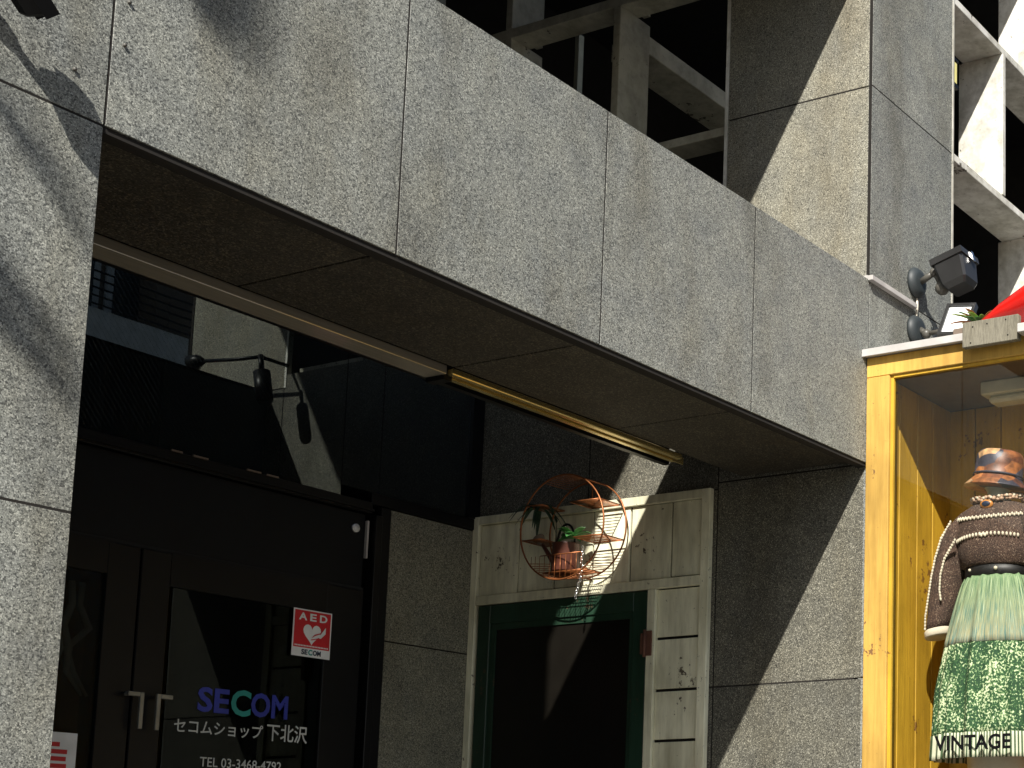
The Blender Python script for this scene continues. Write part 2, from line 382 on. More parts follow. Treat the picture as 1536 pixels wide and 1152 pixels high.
# structure behind the cladding
core = MB()
core.box(-1.3, XL-.05, 3.648, 9.2, .12, 8.9)
core.box(XL-.05, XR+.05, 3.648, 4.27, 3.36, 4.15)
core.box(XL-.05, XR+.05, 3.648, 4.27, 5.88, 8.9)
core.box(XR+.012+TH*.6, PX-.012, 3.648, 4.41, .12, 8.9)
core.box(XR+.048, XR+.2, 4.41, 9.2, .12, 4.24)
core.box(5.38, 5.93, 5.975, 6.1, .12, 3.2)
core.box(XL, 14, 9.2, 9.4, 0, 8.9)
core.box(XL, 14, 3.7, 9.2, 8.9, 9.05)
core.box(XR+.2, 14, 4.41, 9.2, 3.9, 4.15)
core.box(14, 14.2, 3.7, 9.4, 0, 9)
core.box(PX, 14, 3.9, 4.1, .12, 4.15)
obj('building_core', core, M['core'], b)
jm = MB()                                                        # sealant set back in the joints
jm.box(-1.3, XL-.004, 3.6008, 3.647, .12, 8.9); jm.box(XL, XR, 3.6008, 3.647, 3.312, 4.165); jm.box(XL, XR, 3.6008, 3.647, 5.84, 8.9)
jm.box(XR+.012, PX-.004, 3.6008, 3.647, .12, 8.9); jm.box(XR+.0012, XR+.05, 3.66, 4.41, .12, 8.9)
jm.box(XR+.0012, XR+.047, 4.41, 5.92, .12, 4.23); jm.box(XL+.01, XR-.01, 3.67, 4.27, 3.33, 3.36)
jm.box(5.38, 5.93, 5.937, 5.972, .75, 3.19)
obj('joint_sealant', jm, M['mortar'], b)
bx('corner_bead', (XR-.0015, XR+.004, 3.6015, 3.6155, 4.19, 8.9), M['mortar'], b)
bx('beam_back_board', (XL, XR, 4.272, 4.284, 3.36, 4.171), M['backboard'], b)
bx('fascia_shade_strip', (XL, XR, 3.606, 3.651, 3.288, 3.3035), M['mortar'], b)  # dark strip covering the lip's underside, stands in for the shaded gap
bx('beam_cap', (XL, XR-.02, 3.64, 4.284, 4.152, 4.171), M['core'], b)
for a, c_ in ((2.75, 3.05), (3.3, 3.62), (3.95, 4.2)): bx('sealant_bead', (a, c_, 3.640, 3.646, 3.308, 3.312), M['handle'], b)
bx('pillar_edge_strip', (PX, PX+.014, 3.598, 3.64, 4.2, 8.9), M['lattice_paint'], b, label='thin white strip on the right edge of the pillar')
bx('pillar_edge_strip', (XR-.003, XR+.03, 4.421, 4.436, 4.171, 8.9), M['lattice_paint'], b, label='thin pale strip on the back edge of the pillar')
fl = MB(); fl.box(5.925, 6.345, 3.572, 3.598, 4.158, 4.182, bev=.002); fl.box(5.925, 5.943, 3.598, 3.72, 4.166, 4.184)
obj('metal_ledge', fl, M['flash'], b)
pn = MB()
for x, z in ((2.355, 3.53), (2.358, 3.646), (2.236, 3.409)): pn.tube([(x, 3.593, z), (x, 3.61, z)], .0045, 6)
obj('anchor_pin', pn, M['grey'], b, kind='stuff')

av = MB(); top = [(2.33, 5.84), (4.25, 5.84)]
pb = [(4.25, 5.83), (3.6, 5.825), (3.25, 5.79), (3.1, 5.745), (2.95, 5.70), (2.7, 5.66), (2.33, 5.64)]
pf = [(x, 3.66, z) for x, z in top+pb]; pk = [(x, 3.68, z) for x, z in top+pb]
av.quad(*pf); av.quad(*pk[::-1])
for i in range(len(pf)): av.quad(pf[i], pf[(i+1) % len(pf)], pk[(i+1) % len(pf)], pk[i])
bmesh.ops.remove_doubles(av.bm, verts=av.bm.verts[:], dist=1e-5)
obj('sun_streak_blocker', av, M['charcoal'], b)  # unseen panel added to trim the sun streak on the cream boards
# roller shutter slot behind the soffit
bx('shutter_slat', (XL, 4.15, 4.325, 4.43, 3.302, 3.335), M['stainless'], b, bev=.002)
s_ = MB(); s_.box(XL, 5.6, 4.44, 4.47, 3.31, 3.5); obj('shutter_guide', s_, M['black'], b)
s_ = MB(); s_.box(4.16, 5.52, 4.305, 4.335, 3.302, 3.325, bev=.003); s_.box(4.16, 5.58, 4.345, 4.352, 3.296, 3.33); s_.box(4.16, 5.56, 4.372, 4.396, 3.306, 3.33, bev=.004)
obj('brass_channel', s_, M['brass'], b)
bx('channel_bracket', (4.15, 4.19, 4.34, 4.43, 3.285, 3.33), M['black'], b)

# transom glass and its frame
tw = obj('transom_window', MB().box(XL, 5.255, 5.905, 5.95, 3.155, 3.21, bev=.003).box(XL, 5.255, 5.893, 5.906, 3.166, 3.176)
         .box(5.255, 5.94, 5.915, 5.95, 3.205, 3.262, bev=.003).box(5.865, 5.94, 5.91, 5.95, 3.262, 4.75).box(XL, 5.94, 5.91, 5.95, 4.75, 4.85)
         .box(XL, 2.42, 5.91, 5.95, 3.21, 4.75), M['black'], b)
obj('pane', MB().box(2.42, 5.08, 5.926, 5.934, 3.212, 4.75), M['tglass'], tw)
obj('pane', MB().box(5.084, 5.865, 5.926, 5.934, 3.264, 4.75), M['tglass'], tw)
rm = MB()
for i, (a, c_) in enumerate(((4.20, 4.25), (4.30, 4.37), (4.56, 4.63), (4.66, 4.72))): rm.box(a, c_, 5.896, 5.904, 3.207, 3.214)
obj('worn_paint_flake', rm, M['brick'], tw, kind='stuff')
# shop door front
fr = obj('door_surround', MB().box(XL, 5.235, 5.93, 5.96, 2.80, 3.15, bev=.002), M['charcoal'], b)
obj('door_jamb', MB().box(5.262, 5.30, 5.885, 5.95, .74, 3.15, bev=.003).box(5.308, 5.367, 5.905, 5.95, .74, 3.2, bev=.003), M['black'], b)
obj('worn_edge', MB().box(5.236, 5.246, 5.915, 5.93, 2.94, 3.12), M['flash'], b)
obj('round_cap', MB().tube([(5.176, 5.929, 3.074), (5.176, 5.918, 3.074)], .02, 16), M['white'], b, label='small white round cap on the dark panel over the door')
def leafdoor(x0, x1, gx0, gx1, gz, label):
    d = obj('glass_door', MB().box(x0, gx0, 5.915, 5.955, .76, 2.782, bev=.003).box(gx1, x1, 5.915, 5.955, .76, 2.782, bev=.003)
            .box(gx0, gx1, 5.915, 5.955, gz, 2.782).box(gx0, gx1, 5.915, 5.955, .76, .95), M['black'], b, label=label)
    obj('pane', MB().box(gx0, gx1, 5.928, 5.936, .95, gz), M['dglass'], d); return d
dl = leafdoor(3.0, 4.112, 3.18, 3.974, 2.655, 'left leaf of the dark glass shop door')
dr = leafdoor(4.12, 5.236, 4.25, 5.032, 2.647, 'right leaf of the dark glass shop door with lettering')
obj('door_stop', MB().box(3.0, 5.24, 5.925, 5.95, 2.783, 2.80), M['blackmatt'], b)
def handle(xv, xo, par):
    lo, hi = sorted((xv, xo)); sgn = 1 if xo > xv else -1
    obj('handle', MB().box(min(xv, xv+sgn*.018), max(xv, xv+sgn*.018), 5.868, 5.88, 2.045, 2.192, bev=.002).box(min(xv+sgn*.018, xo), max(xv+sgn*.018, xo), 5.868, 5.88, 2.174, 2.192, bev=.002)
        .tube([(xo-sgn*.01, 5.915, 2.183), (xo-sgn*.01, 5.88, 2.183)], .008, 8), M['handle'], par)
handle(4.141, 4.072, dl); handle(4.196, 4.267, dr)
# lettering on the right leaf glass
YT = 5.925
lt = MB()
fit_text(lt, 'SE', (4.420, YT, 2.143), (1, 0, 0), (0, 0, 1), .150, .106, .03)
obj('shop_name_lettering', lt, M['blue'], dr); lt = MB()
fit_text(lt, 'OM', (4.678, YT, 2.143), (1, 0, 0), (0, 0, 1), .188, .106, .03)
obj('shop_name_lettering', lt, M['blue'], dr)
lt = MB(); fit_text(lt, 'C', (4.578, YT-.001, 2.139), (1, 0, 0), (0, 0, 1), .098, .114, .03); obj('shop_name_lettering', lt, M['teal'], dr)
lt = MB(); fit_text(lt, 'セコムショップ', (4.320, YT, 2.048), (1, 0, 0), (0, 0, 1), .425, .060, .012)
obj('shop_name_lettering', lt, M['letter'], dr); lt = MB()
fit_text(lt, '下北沢', (4.765, YT, 2.044), (1, 0, 0), (0, 0, 1), .212, .078, .012)
obj('shop_name_lettering', lt, M['letter'], dr)
lt = MB(); fit_text(lt, 'TEL 03-3468-4792', (4.450, YT, 1.914), (1, 0, 0), (0, 0, 1), .400, .041, .008); obj('telephone_lettering', lt, M['letter'], dr)
# AED sticker
YA = 5.912
st = MB(); st.mi = 0; st.box(4.855, 5.062, YA, YA+.002, 2.434, 2.648)
st.mi = 1; st.quad((4.861, YA-.0008, 2.474), (5.056, YA-.0008, 2.474), (5.056, YA-.0008, 2.642), (4.861, YA-.0008, 2.642))
st.mi = 0; fit_text(st, 'A', (4.882, YA-.002, 2.598), (1, 0, 0), (0, 0, 1), .045, .034, .03)
fit_text(st, 'E', (4.942, YA-.002, 2.598), (1, 0, 0), (0, 0, 1), .035, .034, .03); fit_text(st, 'D', (4.995, YA-.002, 2.598), (1, 0, 0), (0, 0, 1), .041, .034, .03)
pts = []
for i in range(28):
    t = 2*math.pi*i/28; hx = 16*math.sin(t)**3; hz = 13*math.cos(t)-5*math.cos(2*t)-2*math.cos(3*t)-math.cos(4*t)
    pts.append((4.957+hx*.0030, YA-.002, 2.542+hz*.0033))
st.quad(*pts)
st.quad((4.975, YA-.0026, 2.530), (5.003, YA-.0026, 2.542), (5.03, YA-.0026, 2.578), (5.03, YA-.0026, 2.548), (5.005, YA-.0026, 2.524))
st.mi = 1; st.quad((4.953, YA-.0032, 2.520), (4.975, YA-.0032, 2.534), (5.003, YA-.0032, 2.545), (5.02, YA-.0032, 2.567), (5.0, YA-.0032, 2.549), (4.972, YA-.0032, 2.539))
st.quad((4.950, YA-.0032, 2.514), (4.985, YA-.0032, 2.523), (5.004, YA-.0032, 2.522), (4.985, YA-.0032, 2.519), (4.955, YA-.0032, 2.511))
st.mi = 0
for i in range(22): st.box(4.868+i*.0083, 4.8735+i*.0083, YA-.0016, YA-.0012, 2.480, 2.486)
st.mi = 2; fit_text(st, 'SE', (4.905, YA-.002, 2.443), (1, 0, 0), (0, 0, 1), .034, .024, .04); fit_text(st, 'OM', (4.967, YA-.002, 2.443), (1, 0, 0), (0, 0, 1), .044, .024, .04)
st.mi = 3; fit_text(st, 'C', (4.942, YA-.0022, 2.442), (1, 0, 0), (0, 0, 1), .023, .026, .04)
obj('safety_sticker', st, [M['white'], M['red'], M['navy'], M['teal']], dr)
st = MB(); st.box(3.70, 3.906, YA, YA+.002, 1.75, 2.010); st.mi = 1
for i in range(7): st.box(3.72, 3.866-(.028 if i == 0 else 0)+.003*(i % 2), YA-.0015, YA-.0008, 1.955-i*.0275, 1.972-i*.0275)
obj('notice_sticker', st, [M['white'], M['red']], dl)
# shop interior seen dimly through the glass
it = MB()
it.box(XL, 5.94, 8.4, 8.5, .74, 5); it.box(XL, 5.94, 5.97, 8.4, .7, .74); it.box(5.9, 5.94, 5.98, 8.4, .74, 5); it.box(XL, 5.94, 5.97, 8.4, 4.9, 5)
obj('shop_interior', it, M['blackmatt'], b)
it = MB(); it.box(3.0, 3.9, 6.9, 7.3, .74, 2.35); it.box(4.5, 4.62, 7.0, 7.2, .74, 4.2)
obj('interior_cabinet', it, M['brick'], b)
cu = MB()
for i in range(9):
    x = 3.55+i*.05; pts = [(x+random.uniform(-.02, .02)*k, 6.0+.02*math.sin(i), 2.62-.09*k) for k in range(6)]; cu.tube(pts, [.012, .014, .016, .014, .012, .006], 5)
obj('hanging_streamers', cu, M['whitewall'], b, kind='stuff')

# ---------------------------------------------------------------- timber lattices
def board(name, dims, par): return bx(name, dims, M['lattice_paint'] if par is ra else M['lattice_dark'], par, bev=.003)
ra = thing('timber_lattice', (8.0, 3.62, 4.2), 'sunlit white egg-crate timber lattice right of the granite pillar', 'lattice')
T = .035
rows = [4.22, 5.11, 5.975, 6.84]
for z in rows: board('rail', (PX+.03, 11.2, 3.62, 3.87, z, z+.042), ra)
for i, (z0, z1) in enumerate(zip(rows, rows[1:])):
    off = 7.362 if i % 2 == 1 else 7.862
    for k in range(-1, 4):
        x = off+k*1.0
        if x > 7.2 and x < 11.2: board('post', (x, x+T, 3.615, 3.892 if k == 0 else 3.862, z0+.042, z1), ra)
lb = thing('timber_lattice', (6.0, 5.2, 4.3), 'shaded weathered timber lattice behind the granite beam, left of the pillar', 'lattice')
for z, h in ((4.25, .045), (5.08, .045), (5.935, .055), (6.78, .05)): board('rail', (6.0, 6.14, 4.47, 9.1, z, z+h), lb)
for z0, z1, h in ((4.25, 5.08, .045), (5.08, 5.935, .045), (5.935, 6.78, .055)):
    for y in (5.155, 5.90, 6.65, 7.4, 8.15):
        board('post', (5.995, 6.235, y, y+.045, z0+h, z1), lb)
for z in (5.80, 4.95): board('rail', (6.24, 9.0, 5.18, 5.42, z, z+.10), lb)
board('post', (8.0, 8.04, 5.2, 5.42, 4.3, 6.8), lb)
win = thing('inner_window_frame', (7.2, 6.5, 4.3), 'thin pale window frame in the dark behind the shaded timber lattice', 'window frame')
for x in (7.18,): bx('mullion', (x, x+.045, 6.5, 6.53, 4.3, 6.7), M['fixture'], win)
bx('transom_bar', (6.5, 8.2, 6.49, 6.54, 6.1, 6.2), M['charcoal'], win)
yl = thing('wall_lantern', (6.81, 3.66, 5.53), 'small yellow lantern in the sun between the granite pillar and the white lattice', 'lantern')
bx('lamp_shade', (6.765, 6.852, 3.63, 3.70, 5.548, 5.672), M['lampyellow'], yl, bev=.006)
bx('lantern_cap', (6.76, 6.857, 3.625, 3.705, 5.673, 5.685), M['black'], yl)
bx('lantern_base', (6.76, 6.857, 3.625, 3.705, 5.525, 5.547), M['black'], yl)
bx('wall_bracket', (6.752, 6.765, 3.65, 3.68, 5.55, 5.68), M['black'], yl)

# ---------------------------------------------------------------- cream timber screen with the green door
XW = 5.93
ts = thing('timber_screen', (5.93, 5.2, .74), 'weathered cream timber screen with a green door in the right wall of the recess', 'door surround')
CR = M['cream_paint']
bk = MB().box(XW+.008, 5.944, 4.45, 5.92, .74, 3.262); obj('backing_board', bk, M['mortar'], ts)
def st_(n, y0, y1, z0, z1, x0=XW-.022, m=None): return bx(n, (x0, XW+.008, y0, y1, z0, z1), m or CR, ts, bev=.002)
st_('stile', 5.884, 5.924, .76, 3.272); st_('stile', 4.437, 4.486, .76, 3.272)
st_('rail', 4.487, 5.883, 3.229, 3.272); st_('rail', 4.487, 5.883, 2.812, 2.858)
ys = [5.883, 5.622, 5.389, 5.146, 4.916, 4.668, 4.487]
for i, (a, c_) in enumerate(zip(ys, ys[1:])):
    bx('plank', (XW-.004-.002*(i % 2), XW+.008, c_+.0055, a-.0055, 2.861+.002*(i % 3), 3.226), CR, ts, bev=.0015)
st_('stile', 4.742, 4.789, .76, 2.811)
zz = [2.811, 2.57, 2.322, 2.083, 1.84, 1.6, 1.36, 1.12, .8]
for i, (a, c_) in enumerate(zip(zz, zz[1:])):
    bx('plank', (XW-.004-.003*(i % 2), XW+.008, 4.4885, 4.7405, c_+.008, a-.006), CR, ts, bev=.0015)
gd = obj('green_door', MB().box(XW-.014, XW+.008, 5.787, 5.868, .78, 2.806, bev=.003).box(XW-.014, XW+.008, 4.795, 4.878, .78, 2.806, bev=.003)
         .box(XW-.014, XW+.008, 4.878, 5.787, 2.713, 2.806, bev=.002).box(XW-.014, XW+.008, 4.878, 5.787, .78, 1.1), M['green_paint'], ts)
obj('inner_bead', MB().box(XW-.004, XW+.006, 5.755, 5.787, 1.1, 2.713).box(XW-.004, XW+.006, 4.878, 4.905, 1.1, 2.713).box(XW-.004, XW+.006, 4.905, 5.755, 2.68, 2.713), M['green_paint'], gd)
obj('pane', MB().box(XW+.004, XW+.0075, 4.905, 5.755, 1.1, 2.68), M['brownpane'], gd)
hg = MB(); hg.box(XW-.030, XW-.022, 4.752, 4.783, 2.49, 2.61, bev=.002); hg.box(XW-.026, XW-.014, 4.797, 4.822, 2.50, 2.60, bev=.002); hg.tube([(XW-.032, 4.790, 2.485), (XW-.032, 4.790, 2.615)], .008, 8)
obj('hinge', hg, M['rust'], ts)

# ---------------------------------------------------------------- wire planter with its pots
X1, X2 = 5.73, 5.885
pl = thing('wire_planter', (5.9, 5.16, 2.87), 'round copper wire planter of two hoops hanging on the cream timber screen', 'planter')
def hoop(x, cy, cz, r, wr):
    return MB().tube([(x, cy+r*math.cos(2*math.pi*i/48), cz+r*math.sin(2*math.pi*i/48)) for i in range(48)], wr, 8, closed=True)
c1, r1 = (5.175, 3.118), .257; c2, r2 = (5.150, 3.128), .238
obj('hoop', hoop(X1, *c1, r1, .0042), M['copper'], pl); obj('hoop', hoop(X2, *c2, r2, .0042), M['copper'], pl)
def pt(c, r, x, a): return (x, c[0]+r*math.cos(a), c[1]+r*math.sin(a))
wr = MB()
for i in range(26):
    a = R(-140+i*4.0); wr.tube([pt(c1, r1, X1, a), pt(c2, r2, X2, a)], .0018, 4)
for i in range(17):
    a = R(62+i*3.6); wr.tube([pt(c1, r1, X1, a), pt(c2, r2, X2, a)], .0016, 4)
for i in range(11):                                              # low fence of upright wires round the bottom tray
    a = R(-120+i*7.5); p = Vector(pt(c1, r1, X1, a)); wr.tube([p, (X1, p.y, 2.985)], .0018, 4)
wr.tube([(X1, 5.05, 2.985), (X1, 5.30, 2.985)], .003, 5)
obj('cross_wires', wr, M['copper'], pl, kind='stuff')
def shelf(y0, y1, z, name='shelf'):
    m = MB(); m.tube([(X1, y0, z), (X1, y1, z)], .0035, 6); m.tube([(X2, y0, z), (X2, y1, z)], .0035, 6)
    m.tube([(X1, y0, z), (X2, y0, z)], .003, 6); m.tube([(X1, y1, z), (X2, y1, z)], .003, 6)
    for i in range(1, 9): x = X1+(X2-X1)*i/9; m.tube([(x, y0, z), (x, y1, z)], .002, 4)
    obj(name, m, M['copper'], pl)
shelf(4.95, 5.13, 3.235); shelf(4.925, 5.10, 3.06); shelf(5.30, 5.42, 3.07); shelf(5.30, 5.40, 3.24)
m = MB(); m.tube([(X2, 5.15, 3.366), (XW-.02, 5.15, 3.372)], .004, 6); m.tube([(X2, 5.15, 2.89), (XW, 5.15, 2.89)], .004, 6); m.box(XW-.024, XW-.018, 5.13, 5.17, 3.25, 3.27); m.tube([(XW-.02, 5.15, 3.372), (XW-.02, 5.15, 3.26)], .004, 6)
obj('hanging_hook', m, M['copper'], pl)
m = MB()                                                          # base tray
for i in range(7): x = X1+.02+(X2-X1-.04)*i/6; m.tube([(x, 5.03, 2.905), (x, 5.30, 2.905)], .0025, 4)
m.tube([(X1+.02, 5.03, 2.905), (X2-.02, 5.03, 2.905), (X2-.02, 5.30, 2.905), (X1+.02, 5.30, 2.905)], .003, 5, closed=True)
obj('base_tray', m, M['copper'], pl)
# watering can
wc = thing('watering_can', (5.81, 5.215, 2.91), 'small copper red watering can standing in the wire planter', 'watering can')
def ring(c, r, n=20): return [(c[0]+r*math.cos(2*math.pi*i/n), c[1]+r*math.sin(2*math.pi*i/n), c[2]) for i in range(n)]
cx, cy = 5.81, 5.215
obj('can_body', MB().loft([ring((cx, cy, 2.912), .062), ring((cx, cy, 2.918), .068), ring((cx, cy, 3.045), .063), ring((cx, cy, 3.052), .066), ring((cx, cy, 3.052), .060), ring((cx, cy, 3.0), .058)]), M['terra'], wc)
obj('handle', MB().tube([(cx, cy+.05+.0*i, 3.05) if False else (cx, cy-.055*math.cos(math.pi*i/12)+.0, 3.05+.1*math.sin(math.pi*i/12)) for i in range(13)], .006, 6), M['black'], wc)
obj('spout', MB().tube([(cx, cy+.06, 2.95), (cx, cy+.10, 3.0), (cx, cy+.15, 3.065)], [.016, .012, .009], 8), M['terra'], wc)
obj('spout_rose', MB().tube([(cx, cy+.148, 3.062), (cx, cy+.172, 3.092), (cx, cy+.176, 3.097)], [.01, .03, .031], 12), M['brick'], wc)
def rosette(name, c, n, ln, wd, droop, mat, label, up=.6, seed=1):
    rnd = random.Random(seed); root = thing(name, c, label, 'plant')
    for i in range(n):
        a = 2*math.pi*i/n*1.618*3+rnd.uniform(-.3, .3); l = ln*rnd.uniform(.7, 1.15); u = up*rnd.uniform(.4, 1.3); m = MB(); c0 = Vector(c)
        d = Vector((math.cos(a), math.sin(a), 0)); sd_ = Vector((-math.sin(a), math.cos(a), 0)); L_, R_, Mi = [], [], []
        for k in range(6):
            t = k/5; p = c0+d*l*t+Vector((0, 0, l*(u*t-droop*t*t))); ww = wd*math.sin(math.pi*min(1, t*.9+.08))**.8*(1 if k < 5 else .05)
            L_.append(p+sd_*ww); R_.append(p-sd_*ww); Mi.append(p-Vector((0, 0, ww*.35)))
        for k in range(5): m.quad(L_[k], L_[k+1], Mi[k+1], Mi[k]); m.quad(Mi[k], Mi[k+1], R_[k+1], R_[k])
        bmesh.ops.remove_doubles(m.bm, verts=m.bm.verts[:], dist=1e-5)
        o = obj('leaf', m, mat[i % len(mat)] if isinstance(mat, list) else mat, root)
        md = o.modifiers.new('thickness', 'SOLIDIFY'); md.thickness = .0012
    return root
p_ = rosette('leafy_plant', (5.79, 5.155, 3.07), 16, .085, .019, .8, M['leaf'], 'bright green leafy plant growing out of the watering can', 1.1, 3)
p_ = rosette('trailing_plant', (5.80, 5.375, 3.245), 13, .15, .010, 1.15, M['leafdark'], 'dark spidery plant on the upper left shelf of the wire planter', .55, 5)
ch = MB()
z = 3.02
for k in range(19):
    mm = Matrix.Rotation(R(90*(k % 2)), 3, 'Z'); cxx = 5.78+.004*math.sin(k); cyy = 5.085+.0016*k*(1 if k > 12 else .3)
    pts = [Vector((cxx, cyy, z))+mm @ Vector((.006*math.cos(2*math.pi*j/10), 0, .010*math.sin(2*math.pi*j/10))) for j in range(10)]
    ch.tube(pts, .0018, 5, closed=True); z -= .0135
o = obj('hanging_chain', ch, M['chain']); o['label'] = 'thin shiny chain dangling below the wire planter'; o['category'] = 'chain'

# ---------------------------------------------------------------- yellow display window
dw = thing('display_window', (5.94, 2.9, .12), 'yellow painted timber display window projecting from the pillar, with a mannequin inside', 'display window')
YP = M['yellow_paint']; XD = 5.925
bx('frame_stile', (XD, XD+.05, 3.478, 3.597, .9, 3.694), YP, dw, bev=.003)
bx('frame_rail', (XD, XD+.05, 2.0, 3.597, 3.695, 3.788), YP, dw, bev=.003)
bx('frame_stile', (XD, XD+.05, 2.0, 2.135, .9, 3.694), YP, dw, bev=.003)
bx('frame_rail', (XD, XD+.05, 2.135, 3.477, .9, 1.1), YP, dw, bev=.003)
bx('glazing_bead', (XD+.016, XD+.03, 3.462, 3.4775, 1.1, 3.694), M['yellow_in'], dw); bx('glazing_bead', (XD+.012, XD+.03, 2.135, 3.461, 3.682, 3.694), M['yellow_in'], dw)
obj('display_pane', MB().box(XD+.031, XD+.037, 2.135, 3.477, 1.1, 3.695), M['sglass'], dw)
x = XD+.05
for k, x1 in enumerate((6.14, 6.31, 6.46, 6.66)):                 # left inner wall boards
    bx('plank', (x+.003, x1-.003, 3.545, 3.575, .95, 3.72), M['yellow_in'], dw, bev=.003); x = x1
y = 3.56
for k, y1 in enumerate((3.41, 3.27, 3.13, 2.98, 2.82, 2.66, 2.5, 2.34, 2.1)):
    bx('plank', (6.64, 6.665, y1+.003, y-.003, .95, 3.72), M['yellow_in'], dw, bev=.003); y = y1
bx('window_ceiling', (XD+.05, 6.70, 2.0, 3.59, 3.725, 3.76), M['brick'], dw)
bx('window_floor', (XD+.05, 6.70, 2.0, 3.59, 1.72, 1.76), M['floorwood'], dw)
bx('outer_wall', (XD+.05, 6.70, 1.96, 1.995, .12, 3.78), YP, dw); bx('outer_wall', (6.67, 6.70, 2.0, 3.59, .12, 3.76), YP, dw); bx('outer_wall', (XD+.02, XD+.05, 2.0, 3.59, .12, .9), YP, dw)
rf = MB(); rf.box(5.895, 6.74, 1.93, 3.60, 3.790, 3.812, bev=.003); rf.box(5.885, 5.897, 1.93, 3.60, 3.783, 3.818, bev=.002)
obj('roof_flashing', rf, M['flash'], dw)
lt = MB(); fit_text(lt, 'VINTAGE', (XD+.0285, 3.250, 1.992), (0, -1, 0), (0, 0, 1), .366, .066, .028); obj('window_lettering', lt, M['black'], dw)
lf = thing('ceiling_light', (6.3, 3.0, 3.6), 'cream strip light under the ceiling of the yellow display window', 'light')
bx('light_housing', (6.28, 6.42, 2.3, 3.20, 3.66, 3.724), M['fixture'], lf, bev=.006); bx('diffuser', (6.30, 6.40, 2.33, 3.17, 3.625, 3.659), M['fixture'], lf, bev=.012)
wb = bx('wooden_block', (5.855, 5.885, 2.80, 3.072, 3.738, 3.852), M['grey_wood'], None, bev=.003)
nh = MB()
for y_, z_ in ((2.86, 3.835), (2.95, 3.83), (3.02, 3.826), (2.85, 3.765), (3.03, 3.755)): nh.tube([(5.8545, y_, z_), (5.8535, y_, z_)], .0035, 7)
obj('nail_head', nh, M['black'], wb, kind='stuff')
wb['label'] = 'short bare weathered plank nailed on top edge of the yellow window'; wb['category'] = 'plank'
wb2 = bx('wooden_block', (5.83, 5.885, 2.2, 2.795, 3.76, 3.80), M['flash'], None, bev=.003); wb2['label'] = 'narrow pale trim board right of the bare plank'; wb2['category'] = 'trim board'
# red vinyl cover
rc = MB(); rings = []
for i in range(9):
    t = i/8; y = 3.13-1.15*t; h = .012+.20*math.sin(math.pi*.5*min(1, t*2.2))**.9; wd = .05+.20*min(1, t*1.8)
    rings.append([(6.12+wd*math.cos(2*math.pi*j/16), y, 3.905-.02*t+h*.5+h*.55*math.sin(2*math.pi*j/16)) for j in range(16)])
rc.loft(rings)
o = obj('red_cover', rc, M['redgloss']); o['label'] = 'glossy red curved cover lying on the roof of the yellow window'; o['category'] = 'cover'
# small plant on the roof
pp = rosette('roof_plant', (6.22, 3.16, 3.965), 26, .14, .014, .5, [M['leaflight'], M['leaf'], M['leafdry']], 'small green plant with dry orange leaves behind the lower floodlight', 1.0, 9)
obj('planter_box', MB().box(6.1, 6.4, 2.95, 3.25, 3.813, 3.93, bev=.005), M['brick'], pp)

# ---------------------------------------------------------------- mannequin
CX, CY = 6.24, 3.085
sk1, sk2, sk3 = skirt_mats(CX, CY)
mn = thing('mannequin', (CX, CY, 1.76), 'mannequin in a patchwork hat, brown knit sweater and green skirt in the yellow window', 'mannequin')
def ell(c, a, b_, n=32, fn=None):
    out = []
    for i in range(n):
        t = 2*math.pi*i/n; k = fn(t) if fn else 1
        out.append((c[0]+b_*math.cos(t)*k, c[1]+a*math.sin(t)*k, c[2]))
    return out
bd = MB().loft([ell((CX, CY, z), a, bb) for z, a, bb in ((1.77, .13, .10), (2.2, .16, .12), (2.6, .17, .13), (2.82, .125, .09), (2.98, .15, .10), (3.06, .155, .10), (3.115, .12, .08),
      (3.135, .062, .055), (3.16, .05, .05), (3.18, .05, .052), (3.20, .062, .07), (3.25, .078, .09), (3.31, .08, .095), (3.36, .06, .07), (3.38, .02, .02))])
obj('body', bd, M['skin'], mn)
sw = MB().loft([ell((CX, CY, z), a, bb) for z, a, bb in ((2.825, .158, .12), (2.835, .178, .138), (2.90, .192, .146), (2.98, .20, .144), (3.04, .202, .132), (3.085, .186, .116), (3.112, .135, .095), (3.122, .105, .085))], cap=False)
obj('sweater', sw, M['knit'], mn)
def sleeve(sg):
    rr = []; rnd = random.Random(11)
    for q, (y, z, a, bb) in enumerate(((.14, 3.085, .045, .06), (.185, 3.035, .062, .075), (.212, 2.96, .070, .082), (.228, 2.88, .072, .084), (.242, 2.80, .074, .084), (.256, 2.72, .072, .08), (.272, 2.65, .066, .074), (.285, 2.60, .062, .07), (.292, 2.565, .058, .066))):
        tl = .55 if q < 2 else .2
        rr.append([(CX-.02+bb*math.cos(t)*(1+.05*math.sin(3*t+q*1.3)), CY+sg*(y+a*math.sin(t)*(1+.06*math.sin(2*t+q*.9))), z-tl*a*math.sin(t)) for t in [2*math.pi*k/28 for k in range(28)]])
    return MB().loft(rr)
for sg in (1, -1):
    s = obj('sleeve', sleeve(sg), M['knit'], mn)
    obj('cuff', MB().loft([[(CX-.02+bb*math.cos(t), CY+sg*(.292+a*math.sin(t)), z-.2*a*math.sin(t)) for t in [2*math.pi*k/28 for k in range(28)]] for a, bb, z in ((.058, .066, 2.566), (.063, .071, 2.560), (.062, .070, 2.535), (.056, .064, 2.53))]), M['bead'], s)
tr = MB()
def beads(path, r):
    for i in range(len(path)-1):
        a, c_ = Vector(path[i]), Vector(path[i+1]); n = max(1, int((c_-a).length/(r*1.15)))
        for k in range(n):
            q = a.lerp(c_, k/n); tr.ball(q+Vector((0, 0, r*.35*(-1)**k)), r, (1, .8, 1.4), 1)
